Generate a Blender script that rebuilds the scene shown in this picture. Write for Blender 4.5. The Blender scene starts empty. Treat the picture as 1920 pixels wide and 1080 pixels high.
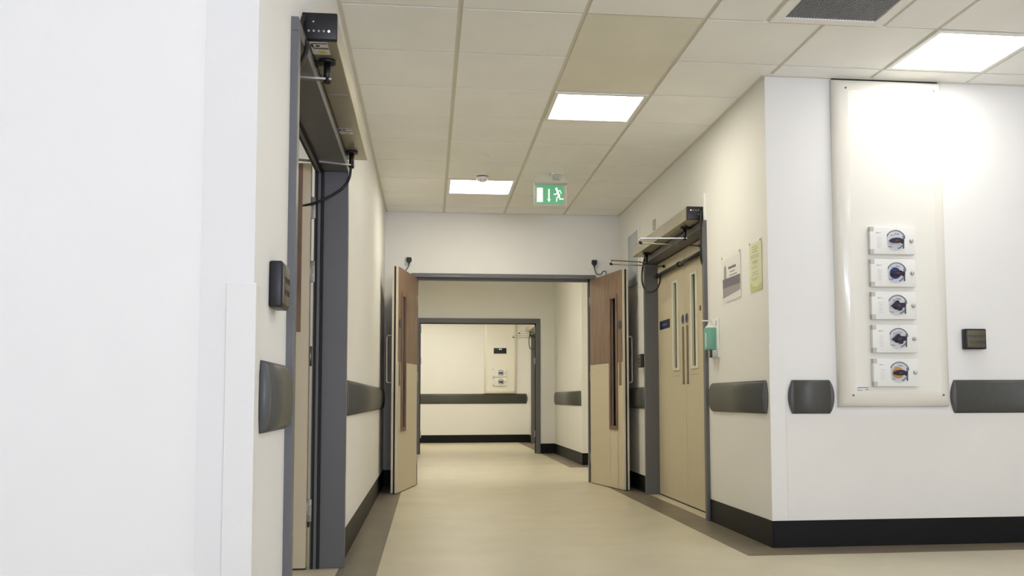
import bpy, bmesh, math, random
from mathutils import Vector, Matrix
random.seed(4)
S = bpy.context.scene
COL = S.collection
PI = math.pi

# ------------------------------------------------------------------ camera
CH = 0.832
_f, _p, _y, _r, _cx, _cy = 1823.4, .0713, .1195, -.0029, 1023.1, 617.9
_s, _c = math.sin, math.cos
_fw = Vector((_s(_y)*_c(_p), _c(_y)*_c(_p), _s(_p)))
_rt = Vector((_c(_y), -_s(_y), 0))
_up = _rt.cross(_fw)
_r2 = _c(_r)*_rt + _s(_r)*_up
_u2 = -_s(_r)*_rt + _c(_r)*_up
cam_data = bpy.data.cameras.new('camera')
cam = bpy.data.objects.new('camera', cam_data)
COL.objects.link(cam)
cam_data.sensor_fit = 'HORIZONTAL'
cam_data.sensor_width = 36.0
cam_data.lens = _f/1920*36
cam_data.shift_x = -(_cx-960)/1920
cam_data.shift_y = (_cy-540)/1920
cam_data.clip_start = 0.02
M = Matrix((( _r2.x, _u2.x, -_fw.x, 0), (_r2.y, _u2.y, -_fw.y, 0), (_r2.z, _u2.z, -_fw.z, CH), (0, 0, 0, 1)))
cam.matrix_world = M
S.camera = cam

# ------------------------------------------------------------------ world, daylight fill, exposure
S.view_settings.view_transform = 'Standard'
S.view_settings.look = 'None'
S.view_settings.gamma = 1.0
S.view_settings.use_curve_mapping = False
S.view_settings.exposure = 0.93
w = bpy.data.worlds.new('world'); S.world = w; w.use_nodes = True
w.node_tree.nodes['Background'].inputs[0].default_value = (.62, .78, 1.0, 1)
w.node_tree.nodes['Background'].inputs[1].default_value = 1.0
S.cycles.max_bounces = 10
S.cycles.diffuse_bounces = 6
S.cycles.glossy_bounces = 4
S.cycles.transparent_max_bounces = 12
S.cycles.caustics_reflective = False
S.cycles.caustics_refractive = False
S.cycles.sample_clamp_indirect = 6.0

LAMP_WARM = (1.0, .935, .78)
LAMP_K = 11.4          # corridor fittings
LAMP_NEAR = (1.0, .98, .95)
LAMP_NEAR_K = 6.2

def area(name, loc, rot, sx, sy, power, color):
    l = bpy.data.lights.new(name, 'AREA'); l.shape = 'RECTANGLE'; l.size = sx; l.size_y = sy
    l.energy = power; l.color = color
    o = bpy.data.objects.new(name, l); COL.objects.link(o); o.location = loc; o.rotation_euler = rot
    return o
# unseen fill light added as daylight from behind, tilted up to brighten the ceiling
area('daylight_fill', (1.6, -4.05, 1.55), (PI/2+1.05, 0, 0), 3.4, 1.9, 195, (.75, .785, 1.0))

# ------------------------------------------------------------------ materials
def mat(name, col, rough=.5, metal=0, bump=0, bscale=60, var=0, vscale=4, spec=.5, coat=0, emis=None, ek=1, trans=0, alpha=1, ior=1.45):
    m = bpy.data.materials.new(name); m.use_nodes = True
    nt = m.node_tree; b = nt.nodes['Principled BSDF']
    b.inputs['Base Color'].default_value = (*col, 1)
    b.inputs['Roughness'].default_value = rough
    b.inputs['Metallic'].default_value = metal
    b.inputs['Specular IOR Level'].default_value = spec
    b.inputs['Coat Weight'].default_value = coat
    b.inputs['IOR'].default_value = ior
    b.inputs['Transmission Weight'].default_value = trans
    b.inputs['Alpha'].default_value = alpha
    if emis:
        b.inputs['Emission Color'].default_value = (*emis, 1); b.inputs['Emission Strength'].default_value = ek
    tc = nt.nodes.new('ShaderNodeTexCoord')
    if var:
        n = nt.nodes.new('ShaderNodeTexNoise'); n.inputs['Scale'].default_value = vscale; n.inputs['Detail'].default_value = 4
        nt.links.new(tc.outputs['Object'], n.inputs['Vector'])
        r = nt.nodes.new('ShaderNodeValToRGB')
        r.color_ramp.elements[0].position = .3; r.color_ramp.elements[1].position = .7
        r.color_ramp.elements[0].color = (*[c*(1-var) for c in col], 1)
        r.color_ramp.elements[1].color = (*[min(1, c*(1+var)) for c in col], 1)
        nt.links.new(n.outputs['Fac'], r.inputs['Fac']); nt.links.new(r.outputs['Color'], b.inputs['Base Color'])
    if bump:
        n = nt.nodes.new('ShaderNodeTexNoise'); n.inputs['Scale'].default_value = bscale; n.inputs['Detail'].default_value = 3
        nt.links.new(tc.outputs['Object'], n.inputs['Vector'])
        bp = nt.nodes.new('ShaderNodeBump'); bp.inputs['Strength'].default_value = bump; bp.inputs['Distance'].default_value = .002
        nt.links.new(n.outputs['Fac'], bp.inputs['Height']); nt.links.new(bp.outputs['Normal'], b.inputs['Normal'])
    return m

def wood_mat(name, c1, c2, rough=.45):
    m = bpy.data.materials.new(name); m.use_nodes = True
    nt = m.node_tree; b = nt.nodes['Principled BSDF']; b.inputs['Roughness'].default_value = rough
    tc = nt.nodes.new('ShaderNodeTexCoord'); mp = nt.nodes.new('ShaderNodeMapping')
    mp.inputs['Scale'].default_value = (9, 9, .9)
    nt.links.new(tc.outputs['Object'], mp.inputs['Vector'])
    n = nt.nodes.new('ShaderNodeTexNoise'); n.inputs['Scale'].default_value = 2.2; n.inputs['Detail'].default_value = 6; n.inputs['Distortion'].default_value = 1.1
    nt.links.new(mp.outputs['Vector'], n.inputs['Vector'])
    mp2 = nt.nodes.new('ShaderNodeMapping'); mp2.inputs['Scale'].default_value = (160, 160, 5)
    nt.links.new(tc.outputs['Object'], mp2.inputs['Vector'])
    n2 = nt.nodes.new('ShaderNodeTexNoise'); n2.inputs['Scale'].default_value = 1.0; n2.inputs['Detail'].default_value = 2
    nt.links.new(mp2.outputs['Vector'], n2.inputs['Vector'])
    a = nt.nodes.new('ShaderNodeMath'); a.operation = 'MULTIPLY_ADD'; a.inputs[1].default_value = .35
    nt.links.new(n2.outputs['Fac'], a.inputs[0]); nt.links.new(n.outputs['Fac'], a.inputs[2])
    r = nt.nodes.new('ShaderNodeValToRGB'); r.color_ramp.elements[0].position = .45; r.color_ramp.elements[1].position = .85
    r.color_ramp.elements[0].color = (*c1, 1); r.color_ramp.elements[1].color = (*c2, 1)
    nt.links.new(a.outputs[0], r.inputs['Fac']); nt.links.new(r.outputs['Color'], b.inputs['Base Color'])
    return m

def floor_mat(name, col, var, rough):
    m = mat(name, col, rough, var=var, vscale=3.0, spec=.45)
    nt = m.node_tree; b = nt.nodes['Principled BSDF']
    # fine speckle of the vinyl mixed over the large mottling
    tc = nt.nodes.new('ShaderNodeTexCoord')
    n = nt.nodes.new('ShaderNodeTexNoise'); n.inputs['Scale'].default_value = 240; n.inputs['Detail'].default_value = 2
    mp = nt.nodes.new('ShaderNodeMapping'); mp.inputs['Scale'].default_value = (.35, 1, 1)
    nt.links.new(tc.outputs['Object'], mp.inputs['Vector']); nt.links.new(mp.outputs['Vector'], n.inputs['Vector'])
    mx = nt.nodes.new('ShaderNodeMix'); mx.data_type = 'RGBA'; mx.blend_type = 'OVERLAY'; mx.inputs[0].default_value = .16
    src = b.inputs['Base Color'].links[0].from_socket
    nt.links.new(src, mx.inputs[6]); nt.links.new(n.outputs['Fac'], mx.inputs[7]); nt.links.new(mx.outputs[2], b.inputs['Base Color'])
    r2 = nt.nodes.new('ShaderNodeTexNoise'); r2.inputs['Scale'].default_value = 2.0; r2.inputs['Detail'].default_value = 3
    nt.links.new(tc.outputs['Object'], r2.inputs['Vector'])
    mr = nt.nodes.new('ShaderNodeMapRange'); mr.inputs[3].default_value = rough-.05; mr.inputs[4].default_value = rough+.07
    nt.links.new(r2.outputs['Fac'], mr.inputs[0]); nt.links.new(mr.outputs[0], b.inputs['Roughness'])
    return m

MT = dict(
    paint = mat('wall_paint', (.80, .795, .765), .6, bump=.12, bscale=220, var=.012, vscale=2),
    sheet = mat('wall_vinyl_sheet', (.79, .775, .725), .38, bump=.1, bscale=260, var=.012, vscale=5),
    guard = mat('corner_guard_vinyl', (.80, .79, .75), .4, bump=.35, bscale=320),
    tile = mat('ceiling_tile', (.93, .93, .91), .85, bump=.35, bscale=420, var=.02, vscale=3),
    tile_dark = mat('ceiling_hatch', (.80, .775, .67), .7, var=.03, vscale=3),
    tee = mat('ceiling_tee', (.72, .69, .60), .5),
    floor = floor_mat('floor_vinyl', (.56, .51, .38), .05, .34),
    border = floor_mat('floor_vinyl_border', (.17, .142, .098), .08, .38),
    seam = mat('floor_weld', (.36, .33, .24), .5),
    base = mat('skirting_vinyl', (.006, .006, .006), .5, spec=.25, bump=.08, bscale=120),
    frame = mat('frame_grey', (.125, .126, .130), .40, bump=.15, bscale=300),
    rail = mat('rail_grey', (.075, .076, .068), .42, bump=.2, bscale=380, var=.05, vscale=30),
    railcap = mat('rail_cap_grey', (.088, .09, .092), .4),
    black = mat('black_plastic', (.008, .008, .009), .38),
    rubber = mat('black_seal', (.006, .006, .006), .6),
    cable = mat('cable_black', (.010, .010, .011), .45),
    steel = mat('brushed_steel', (.55, .53, .49), .3, metal=1),
    steel2 = mat('satin_steel', (.40, .385, .34), .42, metal=1, var=.05, vscale=20),
    housing = mat('operator_cover', (.50, .465, .37), .38, metal=.75, var=.04, vscale=12),
    plate = mat('brown_steel_plate', (.20, .155, .11), .35, metal=.8),  # steel finger plate; the brown reflection is put into its base colour
    cream = mat('door_laminate', (.60, .53, .375), .45, bump=.06, bscale=200, var=.015, vscale=6),
    lip = mat('door_lipping', (.70, .64, .50), .5),
    veneer = wood_mat('wood_veneer', (.125, .070, .041), (.25, .150, .092)),
    bead = wood_mat('wood_bead', (.12, .062, .038), (.235, .135, .09)),
    pale = mat('pale_bead', (.72, .70, .58), .4),
    white = mat('white_plastic', (.80, .80, .76), .3),
    trunk = mat('trunking_plastic', (.80, .775, .69), .22, coat=.3),
    tr_in = mat('trunking_lid', (.79, .775, .70), .32),
    grey = mat('grey_plastic', (.50, .50, .47), .45),
    board = mat('board_grey', (.42, .46, .52), .35),
    navy = mat('sign_navy', (.008, .012, .055), .45, spec=.2),
    signtxt = mat('sign_text', (.55, .55, .6), .5),
    ink = mat('ink', (.03, .03, .035), .6),
    inkl = mat('ink_pale', (.42, .42, .40), .6),
    blue = mat('knob_blue', (.015, .03, .16), .35),
    amber = mat('knob_amber', (.55, .30, .07), .4),
    knobm = mat('knob_dark', (.018, .014, .035), .3),
    clear = mat('clear_window', (.62, .64, .66), .12, coat=.6),
    yellow = mat('notice_paper', (.72, .72, .42), .6),
    yellow2 = mat('notice_paper_foot', (.52, .55, .20), .6),
    paper = mat('poster_paper', (.74, .72, .69), .5),
    violet = mat('poster_band', (.095, .075, .11), .45),
    violet2 = mat('poster_print', (.27, .235, .255), .5),
    acry = mat('acrylic', (.93, .96, .95), .05, alpha=.10, spec=.6),
    green = mat('gel_green', (.16, .40, .30), .4),
    exitg = mat('exit_green', (.10, .34, .17), .4, emis=(.10, .40, .19), ek=.28),
    exitw = mat('exit_white', (.85, .85, .85), .4, emis=(1, 1, 1), ek=.30),
    vent = mat('vent_mesh', (.16, .165, .18), .5),
    ledoff = mat('led_off', (.32, .33, .35), .3),
    ledon = mat('led_on', (.9, .3, .3), .3, emis=(1, .62, .58), ek=1.6),
    silver = mat('label_silver', (.80, .80, .82), .3),
    gold = mat('label_gold', (.70, .55, .18), .4),
    roundel = mat('roundel_blue', (.035, .045, .07), .4, spec=.3),
    disc = mat('disc_rim', (.42, .42, .45), .3, metal=.6),
)
MT['glass'] = mat('vision_glass', (.75, .80, .78), .03, trans=1.0, ior=1.3)
def emit(name, col, k):
    m = bpy.data.materials.new(name); m.use_nodes = True; nt = m.node_tree; nt.nodes.clear()
    e = nt.nodes.new('ShaderNodeEmission'); o = nt.nodes.new('ShaderNodeOutputMaterial')
    e.inputs[0].default_value = (*col, 1); e.inputs[1].default_value = k
    nt.links.new(e.outputs[0], o.inputs[0]); return m
MT['lamp'] = emit('lamp_diffuser', LAMP_WARM, LAMP_K)
MT['lamp2'] = emit('lamp_diffuser_hall', LAMP_NEAR, LAMP_NEAR_K)

# ------------------------------------------------------------------ mesh builder
class MB:
    def __init__(self): self.v = []; self.f = []; self.sm = []
    def add(self, vs, fs, smooth=False):
        n = len(self.v); self.v += [tuple(v) for v in vs]
        self.f += [[i+n for i in f] for f in fs]; self.sm += [smooth]*len(fs); return self
    def box(self, x0, x1, y0, y1, z0, z1):
        x0, x1 = sorted((x0, x1)); y0, y1 = sorted((y0, y1)); z0, z1 = sorted((z0, z1))
        return self.add([(x0,y0,z0),(x1,y0,z0),(x1,y1,z0),(x0,y1,z0),(x0,y0,z1),(x1,y0,z1),(x1,y1,z1),(x0,y1,z1)],
            [(0,3,2,1),(4,5,6,7),(0,1,5,4),(1,2,6,5),(2,3,7,6),(3,0,4,7)])
    def rbox(self, x0, x1, y0, y1, z0, z1, r, seg=3):
        bm = bmesh.new(); bmesh.ops.create_cube(bm, size=1)
        for v in bm.verts:
            v.co = Vector(((x0+x1)/2+v.co.x*(x1-x0), (y0+y1)/2+v.co.y*(y1-y0), (z0+z1)/2+v.co.z*(z1-z0)))
        bmesh.ops.bevel(bm, geom=list(bm.edges), offset=r, segments=seg, affect='EDGES', profile=.5)
        bm.verts.index_update()
        self.add([v.co[:] for v in bm.verts], [[v.index for v in f.verts] for f in bm.faces], True); bm.free(); return self
    def tube(self, pts, r, seg=12, closed_ends=True):
        pts = [Vector(p) for p in pts]; n = len(pts)
        rs = r if isinstance(r, (list, tuple)) else [r]*n
        vs = []; fs = []
        t0 = (pts[1]-pts[0]).normalized()
        ref = Vector((0, 0, 1)) if abs(t0.z) < .9 else Vector((1, 0, 0))
        u = t0.cross(ref).normalized()
        for i, p in enumerate(pts):
            if i == 0: t = t0
            elif i == n-1: t = (pts[-1]-pts[-2]).normalized()
            else: t = ((pts[i]-pts[i-1]).normalized()+(pts[i+1]-pts[i]).normalized()).normalized()
            u = (u - t*u.dot(t)).normalized(); v = t.cross(u)
            for k in range(seg):
                a = 2*PI*k/seg; vs.append(p + rs[i]*(math.cos(a)*u + math.sin(a)*v))
        for i in range(n-1):
            for k in range(seg):
                k2 = (k+1) % seg; fs.append((i*seg+k, i*seg+k2, (i+1)*seg+k2, (i+1)*seg+k))
        self.add(vs, fs, True)
        if closed_ends:
            b = len(self.v)-len(vs)
            self.f += [[b+k for k in range(seg)][::-1], [b+(n-1)*seg+k for k in range(seg)]]; self.sm += [False, False]
        return self
    def cyl(self, a, b, r, seg=24): return self.tube([a, b], r, seg)
    def poly(self, pts3, nrm, th):
        # flat polygon (convex or simple) given as 3-D points, thickened along nrm
        n = len(pts3); nv = Vector(nrm)*th
        vs = [Vector(p) for p in pts3]+[Vector(p)+nv for p in pts3]
        fs = [list(range(n))[::-1], [n+i for i in range(n)]]+[(i, (i+1) % n, n+(i+1) % n, n+i) for i in range(n)]
        return self.add(vs, fs)
    def stroke(self, pts2, w, plane, y, th):
        for a, b in zip(pts2, pts2[1:]):
            d = Vector((b[0]-a[0], b[1]-a[1])); d.normalize(); nn = Vector((-d.y, d.x))*w/2
            self.poly([plane(a[0]+nn.x, a[1]+nn.y, y), plane(a[0]-nn.x, a[1]-nn.y, y), plane(b[0]-nn.x, b[1]-nn.y, y), plane(b[0]+nn.x, b[1]+nn.y, y)], plane(0, 0, 1)-plane(0, 0, 0), th)
        for a in pts2:
            self.poly([plane(a[0]+w/2*math.cos(k*PI/5), a[1]+w/2*math.sin(k*PI/5), y) for k in range(10)], plane(0, 0, 1)-plane(0, 0, 0), th)
        return self
    def build(self, name, m, parent=None, bevel=0, kind=None, label=None, cat=None, group=None, fix=True):
        me = bpy.data.meshes.new(name)
        off = Vector((0, 0, 0))
        me.from_pydata([tuple(v) for v in self.v], [], self.f)
        me.polygons.foreach_set('use_smooth', self.sm)
        if isinstance(m, str): m = MT[m]
        me.materials.append(m)
        if fix:
            bm = bmesh.new(); bm.from_mesh(me); bmesh.ops.recalc_face_normals(bm, faces=list(bm.faces)); bm.to_mesh(me); bm.free()
        me.update()
        o = bpy.data.objects.new(name, me); COL.objects.link(o)
        if parent: o.parent = parent
        if bevel:
            b = o.modifiers.new('edge', 'BEVEL'); b.width = bevel; b.segments = 2; b.limit_method = 'ANGLE'; b.angle_limit = .7
            b.harden_normals = False
        if kind: o['kind'] = kind
        if label: o['label'] = label
        if cat: o['category'] = cat
        if group: o['group'] = group
        return o

def B(*a): return MB().box(*a)
def RB(*a, r=.003): return MB().rbox(*a, r)
def thing(name, label, cat, loc=(0, 0, 0), rz=0, group=None, kind=None):
    o = bpy.data.objects.new(name, None); COL.objects.link(o); o.location = loc; o.rotation_euler = (0, 0, rz)
    o.empty_display_size = .1
    o['label'] = label; o['category'] = cat
    if group: o['group'] = group
    if kind: o['kind'] = kind
    return o
def dup(root, loc, rz=None, label=None):
    r = root.copy(); COL.objects.link(r); r.location = loc
    if rz is not None: r.rotation_euler = (0, 0, rz)
    if label: r['label'] = label
    for ch in list(root.children):
        c = ch.copy(); COL.objects.link(c); c.parent = r
        for g in list(ch.children):
            d = g.copy(); COL.objects.link(d); d.parent = c
    return r
def text_part(name, body, size, m, parent, loc, rot, th=.0004, align='CENTER'):
    cu = bpy.data.curves.new(name, 'FONT'); cu.body = body; cu.size = size; cu.align_x = align; cu.align_y = 'CENTER'; cu.extrude = th
    tmp = bpy.data.objects.new('tmp', cu); COL.objects.link(tmp)
    dg = bpy.context.evaluated_depsgraph_get(); me = bpy.data.meshes.new_from_object(tmp.evaluated_get(dg)); bpy.data.objects.remove(tmp)
    me.materials.clear(); me.materials.append(MT[m]); o = bpy.data.objects.new(name, me); COL.objects.link(o); o.parent = parent; o.location = loc; o.rotation_euler = rot
    return o

# ------------------------------------------------------------------ main dimensions (metres)
XL, XR, YB, YP, H = -.436, 1.911, 9.62, 5.30, 2.686
TW = .13                      # partition thickness
Y2 = 14.93                    # second doorway wall
Y3 = 18.80                    # far wall
YC = 2.49                     # near left corner
YL = 12.20                    # lobby corner
XLB = 1.93                    # lobby side wall
YN = -4.0                     # hall wall with the added window
XE = 6.2                      # hall east wall
LD = (3.10, 4.97, 1.99)      # left doorway opening y0,y1,height
RD = (6.56, 8.38, 2.025)      # right doorway opening
BD = (-.128, 1.612, 2.035)    # back doorway x0,x1,height
FD = (-.14, 1.640, 2.0)       # second doorway
F2 = (16.36, 18.18, 2.025)    # far room side doorway

def wallbox(name, boxes, label, m='paint'):
    mb = MB()
    for b in boxes: mb.box(*b)
    return mb.build(name, m, kind='structure', label=label, cat='wall')
# corridor left wall with its doorway
fw = .05
wallbox('wall_left', [(XL-TW, XL, YC, LD[0]-fw+.01, 0, H), (XL-TW, XL, LD[1]+fw-.01, YB, 0, H), (XL-TW, XL, LD[0]-fw+.01, LD[1]+fw-.01, LD[2]+.03, H)],
        'cream painted corridor wall on the left, broken by the open doorway')
_wl = MB().poly([(XL-TW, YC+.001, 0), (-3.2, 1.15, 0), (-3.2, 1.35, 0), (XL-TW, YC+.20, 0)], (0, 0, 1), H)
_wl.build('wall_left_near', 'paint', kind='structure', label='plain white wall filling the left of the view', cat='wall')
wallbox('wall_right', [(XR, XR+TW, YP, RD[0]-fw+.01, 0, H), (XR, XR+TW, RD[1]+fw-.01, YB, 0, H), (XR, XR+TW, RD[0]-fw+.01, RD[1]+fw-.01, RD[2]+.03, H)],
        'cream painted corridor wall on the right, with notices and closed doors')
wallbox('wall_right_front', [(XR+TW, XE+.1, YP, YP+TW, 0, H)], 'white wall facing the camera that carries the five isolator switches')
wallbox('wall_back', [(XL-TW, BD[0]-fw+.01, YB, YB+TW, 0, H), (BD[1]+fw-.01, XR+TW, YB, YB+TW, 0, H), (BD[0]-fw+.01, BD[1]+fw-.01, YB, YB+TW, BD[2]+.03, H)],
        'pale wall across the corridor end above and beside the open double doors')
wallbox('wall_second', [(XL-TW, FD[0]-.065+.01, Y2, Y2+TW, 0, H), (FD[1]+.065-.01, XLB+TW, Y2, Y2+TW, 0, H), (FD[0]-.055, FD[1]+.055, Y2, Y2+TW, FD[2]+.04, H)],
        'cream wall of the lobby holding the second, smaller doorway')
wallbox('wall_far', [(XL-TW-1.2, XLB+TW+1.5, Y3, Y3+TW, 0, H)], 'cream wall at the very end, behind the long dark rail')
wallbox('wall_lobby_left', [(XL-TW, XL, YB+TW, Y2, 0, H)], 'lobby wall hidden behind the open left leaf')
wallbox('wall_lobby_right', [(XLB, XLB+TW, YL, Y2, 0, H)], 'cream side wall of the lobby with a short grey rail')
wallbox('wall_lobby_front', [(XLB+TW, XLB+2.2, YL, YL+TW, 0, H)], 'bright narrow wall beside the hinge edge of the right leaf')
wallbox('wall_lobby_end', [(XLB+2.2, XLB+2.33, YB, YL+TW, 0, H), (XR+TW, XLB+2.2, YB, YB+TW, 0, H)], 'wall closing the side branch of the lobby')
wallbox('wall_far_left', [(XL-TW-1.33, XL-TW-1.2, Y2, Y3+TW, 0, H), (XL-TW-1.33, XL-TW, Y2, Y2+TW, 0, H)], 'wall closing the far room on its left side')
wallbox('wall_far_right', [(XLB, XLB+TW, Y2+TW, F2[0]-.04, 0, H), (XLB, XLB+TW, F2[1]+.04, Y3, 0, H), (XLB, XLB+TW, F2[0]-.04, F2[1]+.04, F2[2]+.03, H)],
        'side wall of the far room with a grey door frame')
wallbox('wall_side_room', [(XL-TW-2.9, XL-TW, 6.6, 6.72, 0, H), (XL-TW-2.9, XL-TW-.02, 2.66, 2.78, 0, H), (XL-TW-3.0, XL-TW-2.9, 2.66, 6.72, 0, H)], 'white walls of the room behind the left doorway')
wallbox('wall_entrance', [(-3.2, -.1, YN-.12, YN, 0, H), (-3.3, -3.2, YN-.12, 1.36, 0, H), (3.3, XE+.1, YN-.12, YN, 0, H), (-.1, 3.3, YN-.12, YN, 0, .6), (-.1, 3.3, YN-.12, YN, 2.5, H)], 'hall wall around the added window behind the camera')
wallbox('wall_entrance_side', [(XE, XE+.12, YN, YP, 0, H)], 'hall wall on the far right')
# closing pieces behind the closed right doors and the far side doors
wallbox('wall_behind_doors', [(XR+TW+.7, XR+TW+.8, YP+TW, YB, 0, H), (XLB+TW+.7, XLB+TW+.8, Y2, Y3, 0, H)], 'wall of the rooms behind the closed doors')

# unseen hall window, added as a source for the cool light from behind
wd = thing('window_added', 'added wide window in the unseen entrance hall wall', 'window', (0, YN, 0), kind='structure')
m_ = MB()
for x in (-.1, 1.02, 2.14, 3.24): m_.box(x, x+.06, -.09, -.03, .6, 2.5)
m_.box(-.1, 3.3, -.09, -.03, .6, .66).box(-.1, 3.3, -.09, -.03, 2.44, 2.5)
m_.build('window_frame', 'white', wd, bevel=.004)

# ------------------------------------------------------------------ floor
B(-3.9, 6.5, YN-.2, Y3+.3, -.1, 0).build('floor', 'floor', kind='structure', label='glossy cream vinyl floor running down the corridor', cat='floor')
T_ = .0012
def trim(n, boxes, m, label):
    mb = MB()
    for b in boxes: mb.box(*b)
    return mb.build('trim_%d' % n, m, kind='structure', label=label, cat='trim')
trim(1, [(XL, -.243, YC-.6, YB, 0, T_)], 'border', 'dark brown vinyl border strip along the left corridor wall')
trim(2, [(1.686, XR, 5.055, YB, 0, T_), (XR, XE, 5.055, YP, 0, T_)], 'border', 'dark brown vinyl border strip wrapping the right corridor corner')
trim(3, [(1.71, XLB, 11.80, Y2, 0, T_), (XLB, XLB+2.2, 11.80, YL, 0, T_), (XL, -.24, YB+TW, Y2, 0, T_), (1.71, XLB, Y2+TW, Y3, 0, T_)], 'border', 'dark brown vinyl border strip in the lobby and far room')
trim(4, [(-.24, 1.71, 12.41, 12.418, 0, .0008)], 'seam', 'thin welded seam across the lobby floor')

# ------------------------------------------------------------------ ceiling: recessed tees with proud square tiles
TZ = H
gx = [.139+.6*k for k in range(-7, 11)]
gy = [4.517+.6*k for k in range(-15, 25)]
tw_, drop = .012, .010
def is_open(x, y): return False
LIGHTS_C = [((2.539+3.139)/2, 4.817), (1.039, 6.017), (.439, 8.417)]
def in_rooms(x, y):
    if y < YC+.1: return x > -3.3
    if y < YP+.2: return x > -.72
    if y < YB: return XL-.1 < x < XR+.1
    return x < XLB+2.3
HALFROW = lambda y: 3.9 < y < 4.517   # the row with the air grille is shifted by half a tile
skip = set()
def light_cell(x0, y0):
    cx, cy = x0+.3, y0+.3
    return any(abs(cx-a) < .31 and abs(cy-b) < .31 for a, b in ALL_LIGHTS)
ALL_LIGHTS = [(2.839, 4.817), (1.039, 6.017), (.439, 8.417),           # seen
              (1.039, 2.417), (2.839, 2.417), (4.639, 2.417), (4.639, -.583),      # unseen hall lights, added above and behind the camera to brighten the near part
              (.439, 10.817), (.439, 12.617), (3.439, 10.817), (1.039, 16.817), (-.161, 17.417), (.439, 16.817)]  # lobby and far room
tiles = MB(); tees = MB(); hatch = MB()
for i, x0 in enumerate(gx[:-1]):
    for j, y0 in enumerate(gy[:-1]):
        x1, y1 = x0+.6, y0+.6
        if y0 > YB-.3 and y0 < YB: pass
        if not in_rooms((x0+x1)/2, (y0+y1)/2) and not in_rooms(x1-.05, y0+.3) and not in_rooms(x0+.05, y0+.3): continue
        if light_cell(x0, y0): continue
        if 1.2 < x0 < 3.0 and abs(y0-3.917) < .01: continue    # shifted row handled below
        if abs(x0-.739) < .01 and abs(y0-4.517) < .01: continue
        if abs(x0-.739) < .01 and abs(y0-5.117) < .01: continue
        tiles.box(x0+tw_, x1-tw_, y0+.010, y1-.010, TZ, TZ+.016)
# hatch: one long darker tile over two cells
hatch.box(.739+tw_, 1.339-tw_, 4.517+.010, 5.717-.010, TZ+.004, TZ+.016)
# shifted row: half tile, grille, half tile
tiles.box(1.339+tw_, 1.644-tw_, 3.917+.010, 4.517-.010, TZ, TZ+.016)
tiles.box(2.244+tw_, 2.539-tw_, 3.917+.010, 4.517-.010, TZ, TZ+.016)
tiles.box(2.539+tw_, 3.139-tw_, 3.917+.010, 4.517-.010, TZ, TZ+.016)
tees.box(-3.5, 6.3, YN, Y3+.1, TZ+drop, TZ+.03)
ce = tees.build('ceiling', 'tee', kind='structure', label='suspended ceiling of square cream tiles in a metal grid', cat='ceiling')
tiles.build('tile_field', 'tile', ce)
hatch.build('access_tile', 'tile_dark', ce, label='long darker tile without a joint')
B(-3.9, 6.5, YN-.2, Y3+.3, TZ+.03, TZ+.13).build('slab', 'tee', ce)
# wall angle along the corridor edges
ang = MB()
a_ = .02
ang.box(XL, XL+a_, YC, YB, TZ-.003, TZ+drop).box(XR-a_, XR, YP, YB, TZ-.003, TZ+drop).box(XL, XR, YB-a_, YB, TZ-.003, TZ+drop).box(XR-a_, XE, YP-a_, YP, TZ-.003, TZ+drop)
ang.build('trim_5', 'tee', kind='structure', label='metal edge angle where the ceiling meets the walls', cat='trim')

def ceiling_light(x, y, label, m='lamp', group='recessed ceiling lights'):
    t = thing('ceiling_light', label, 'light', (x, y, TZ), group=group)
    fr = MB(); a, b = .2885, .264
    for s in (-1, 1):
        fr.box(s*b, s*a, -a, a, -.004, .02); fr.box(-b, b, s*b, s*a, -.004, .02)
    fr.build('frame', 'white', t)
    d = MB().box(-b, b, -b, b, .003, .012); d.build('diffuser', m, t)
    rb = MB()
    for s in (-.055, .055): rb.box(s-.0015, s+.0015, -b, b, .0005, .003)
    rb.build('divider', 'white', t)
    return t
L0 = ceiling_light(2.839, 4.817, 'bright square ceiling light above the isolator switch panel', 'lamp2')
L1 = ceiling_light(1.039, 6.017, 'bright square ceiling light beyond the long darker ceiling tile')
dup(L1, (.439, 8.417, TZ), label='bright square ceiling light behind the smoke detector, farthest in view')
for k, (x, y) in enumerate(ALL_LIGHTS[3:7]):
    dup(L0, (x, y, TZ), label='unseen square ceiling light added in the entrance hall above and behind the camera')
for k, (x, y) in enumerate(ALL_LIGHTS[7:]):
    dup(L1, (x, y, TZ), label='square ceiling light of the lobby and far room beyond the double doors')
# side room light
sl = ceiling_light(-1.9, 4.4, 'unseen square ceiling light in the room behind the left doorway', 'lamp2')
sl.location.z = TZ-.016
dup(sl, (-1.4, 5.9, TZ-.016))  # second unseen lamp, added to brighten the wall above the open leaf

# air grille
v = thing('ceiling_vent', 'grey mesh air grille in a cream ceiling tile above the switch panel', 'vent', (1.944, 4.217, TZ))
m_ = MB(); a, b = .288, .232
for s in (-1, 1):
    m_.box(s*b, s*a, -a, a, -.006, .016); m_.box(-b, b, s*b, s*a, -.006, .016)
m_.build('frame', 'tile', v, bevel=.003)
m_ = MB()
for k in range(31):
    x = -b+.0075+k*.01497; m_.box(x-.0022, x+.0022, -b, b, -.001, .002)
for k in range(31):
    y = -b+.0075+k*.01497; m_.box(-b, b, y-.0022, y+.0022, .0005, .0035)
m_.build('mesh_grille', mat('grille_grey', (.27, .275, .29), .5), v)
B(-b, b, -b, b, .008, .012).build('backing', mat('grille_back', (.07, .07, .075), .7), v)

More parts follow.
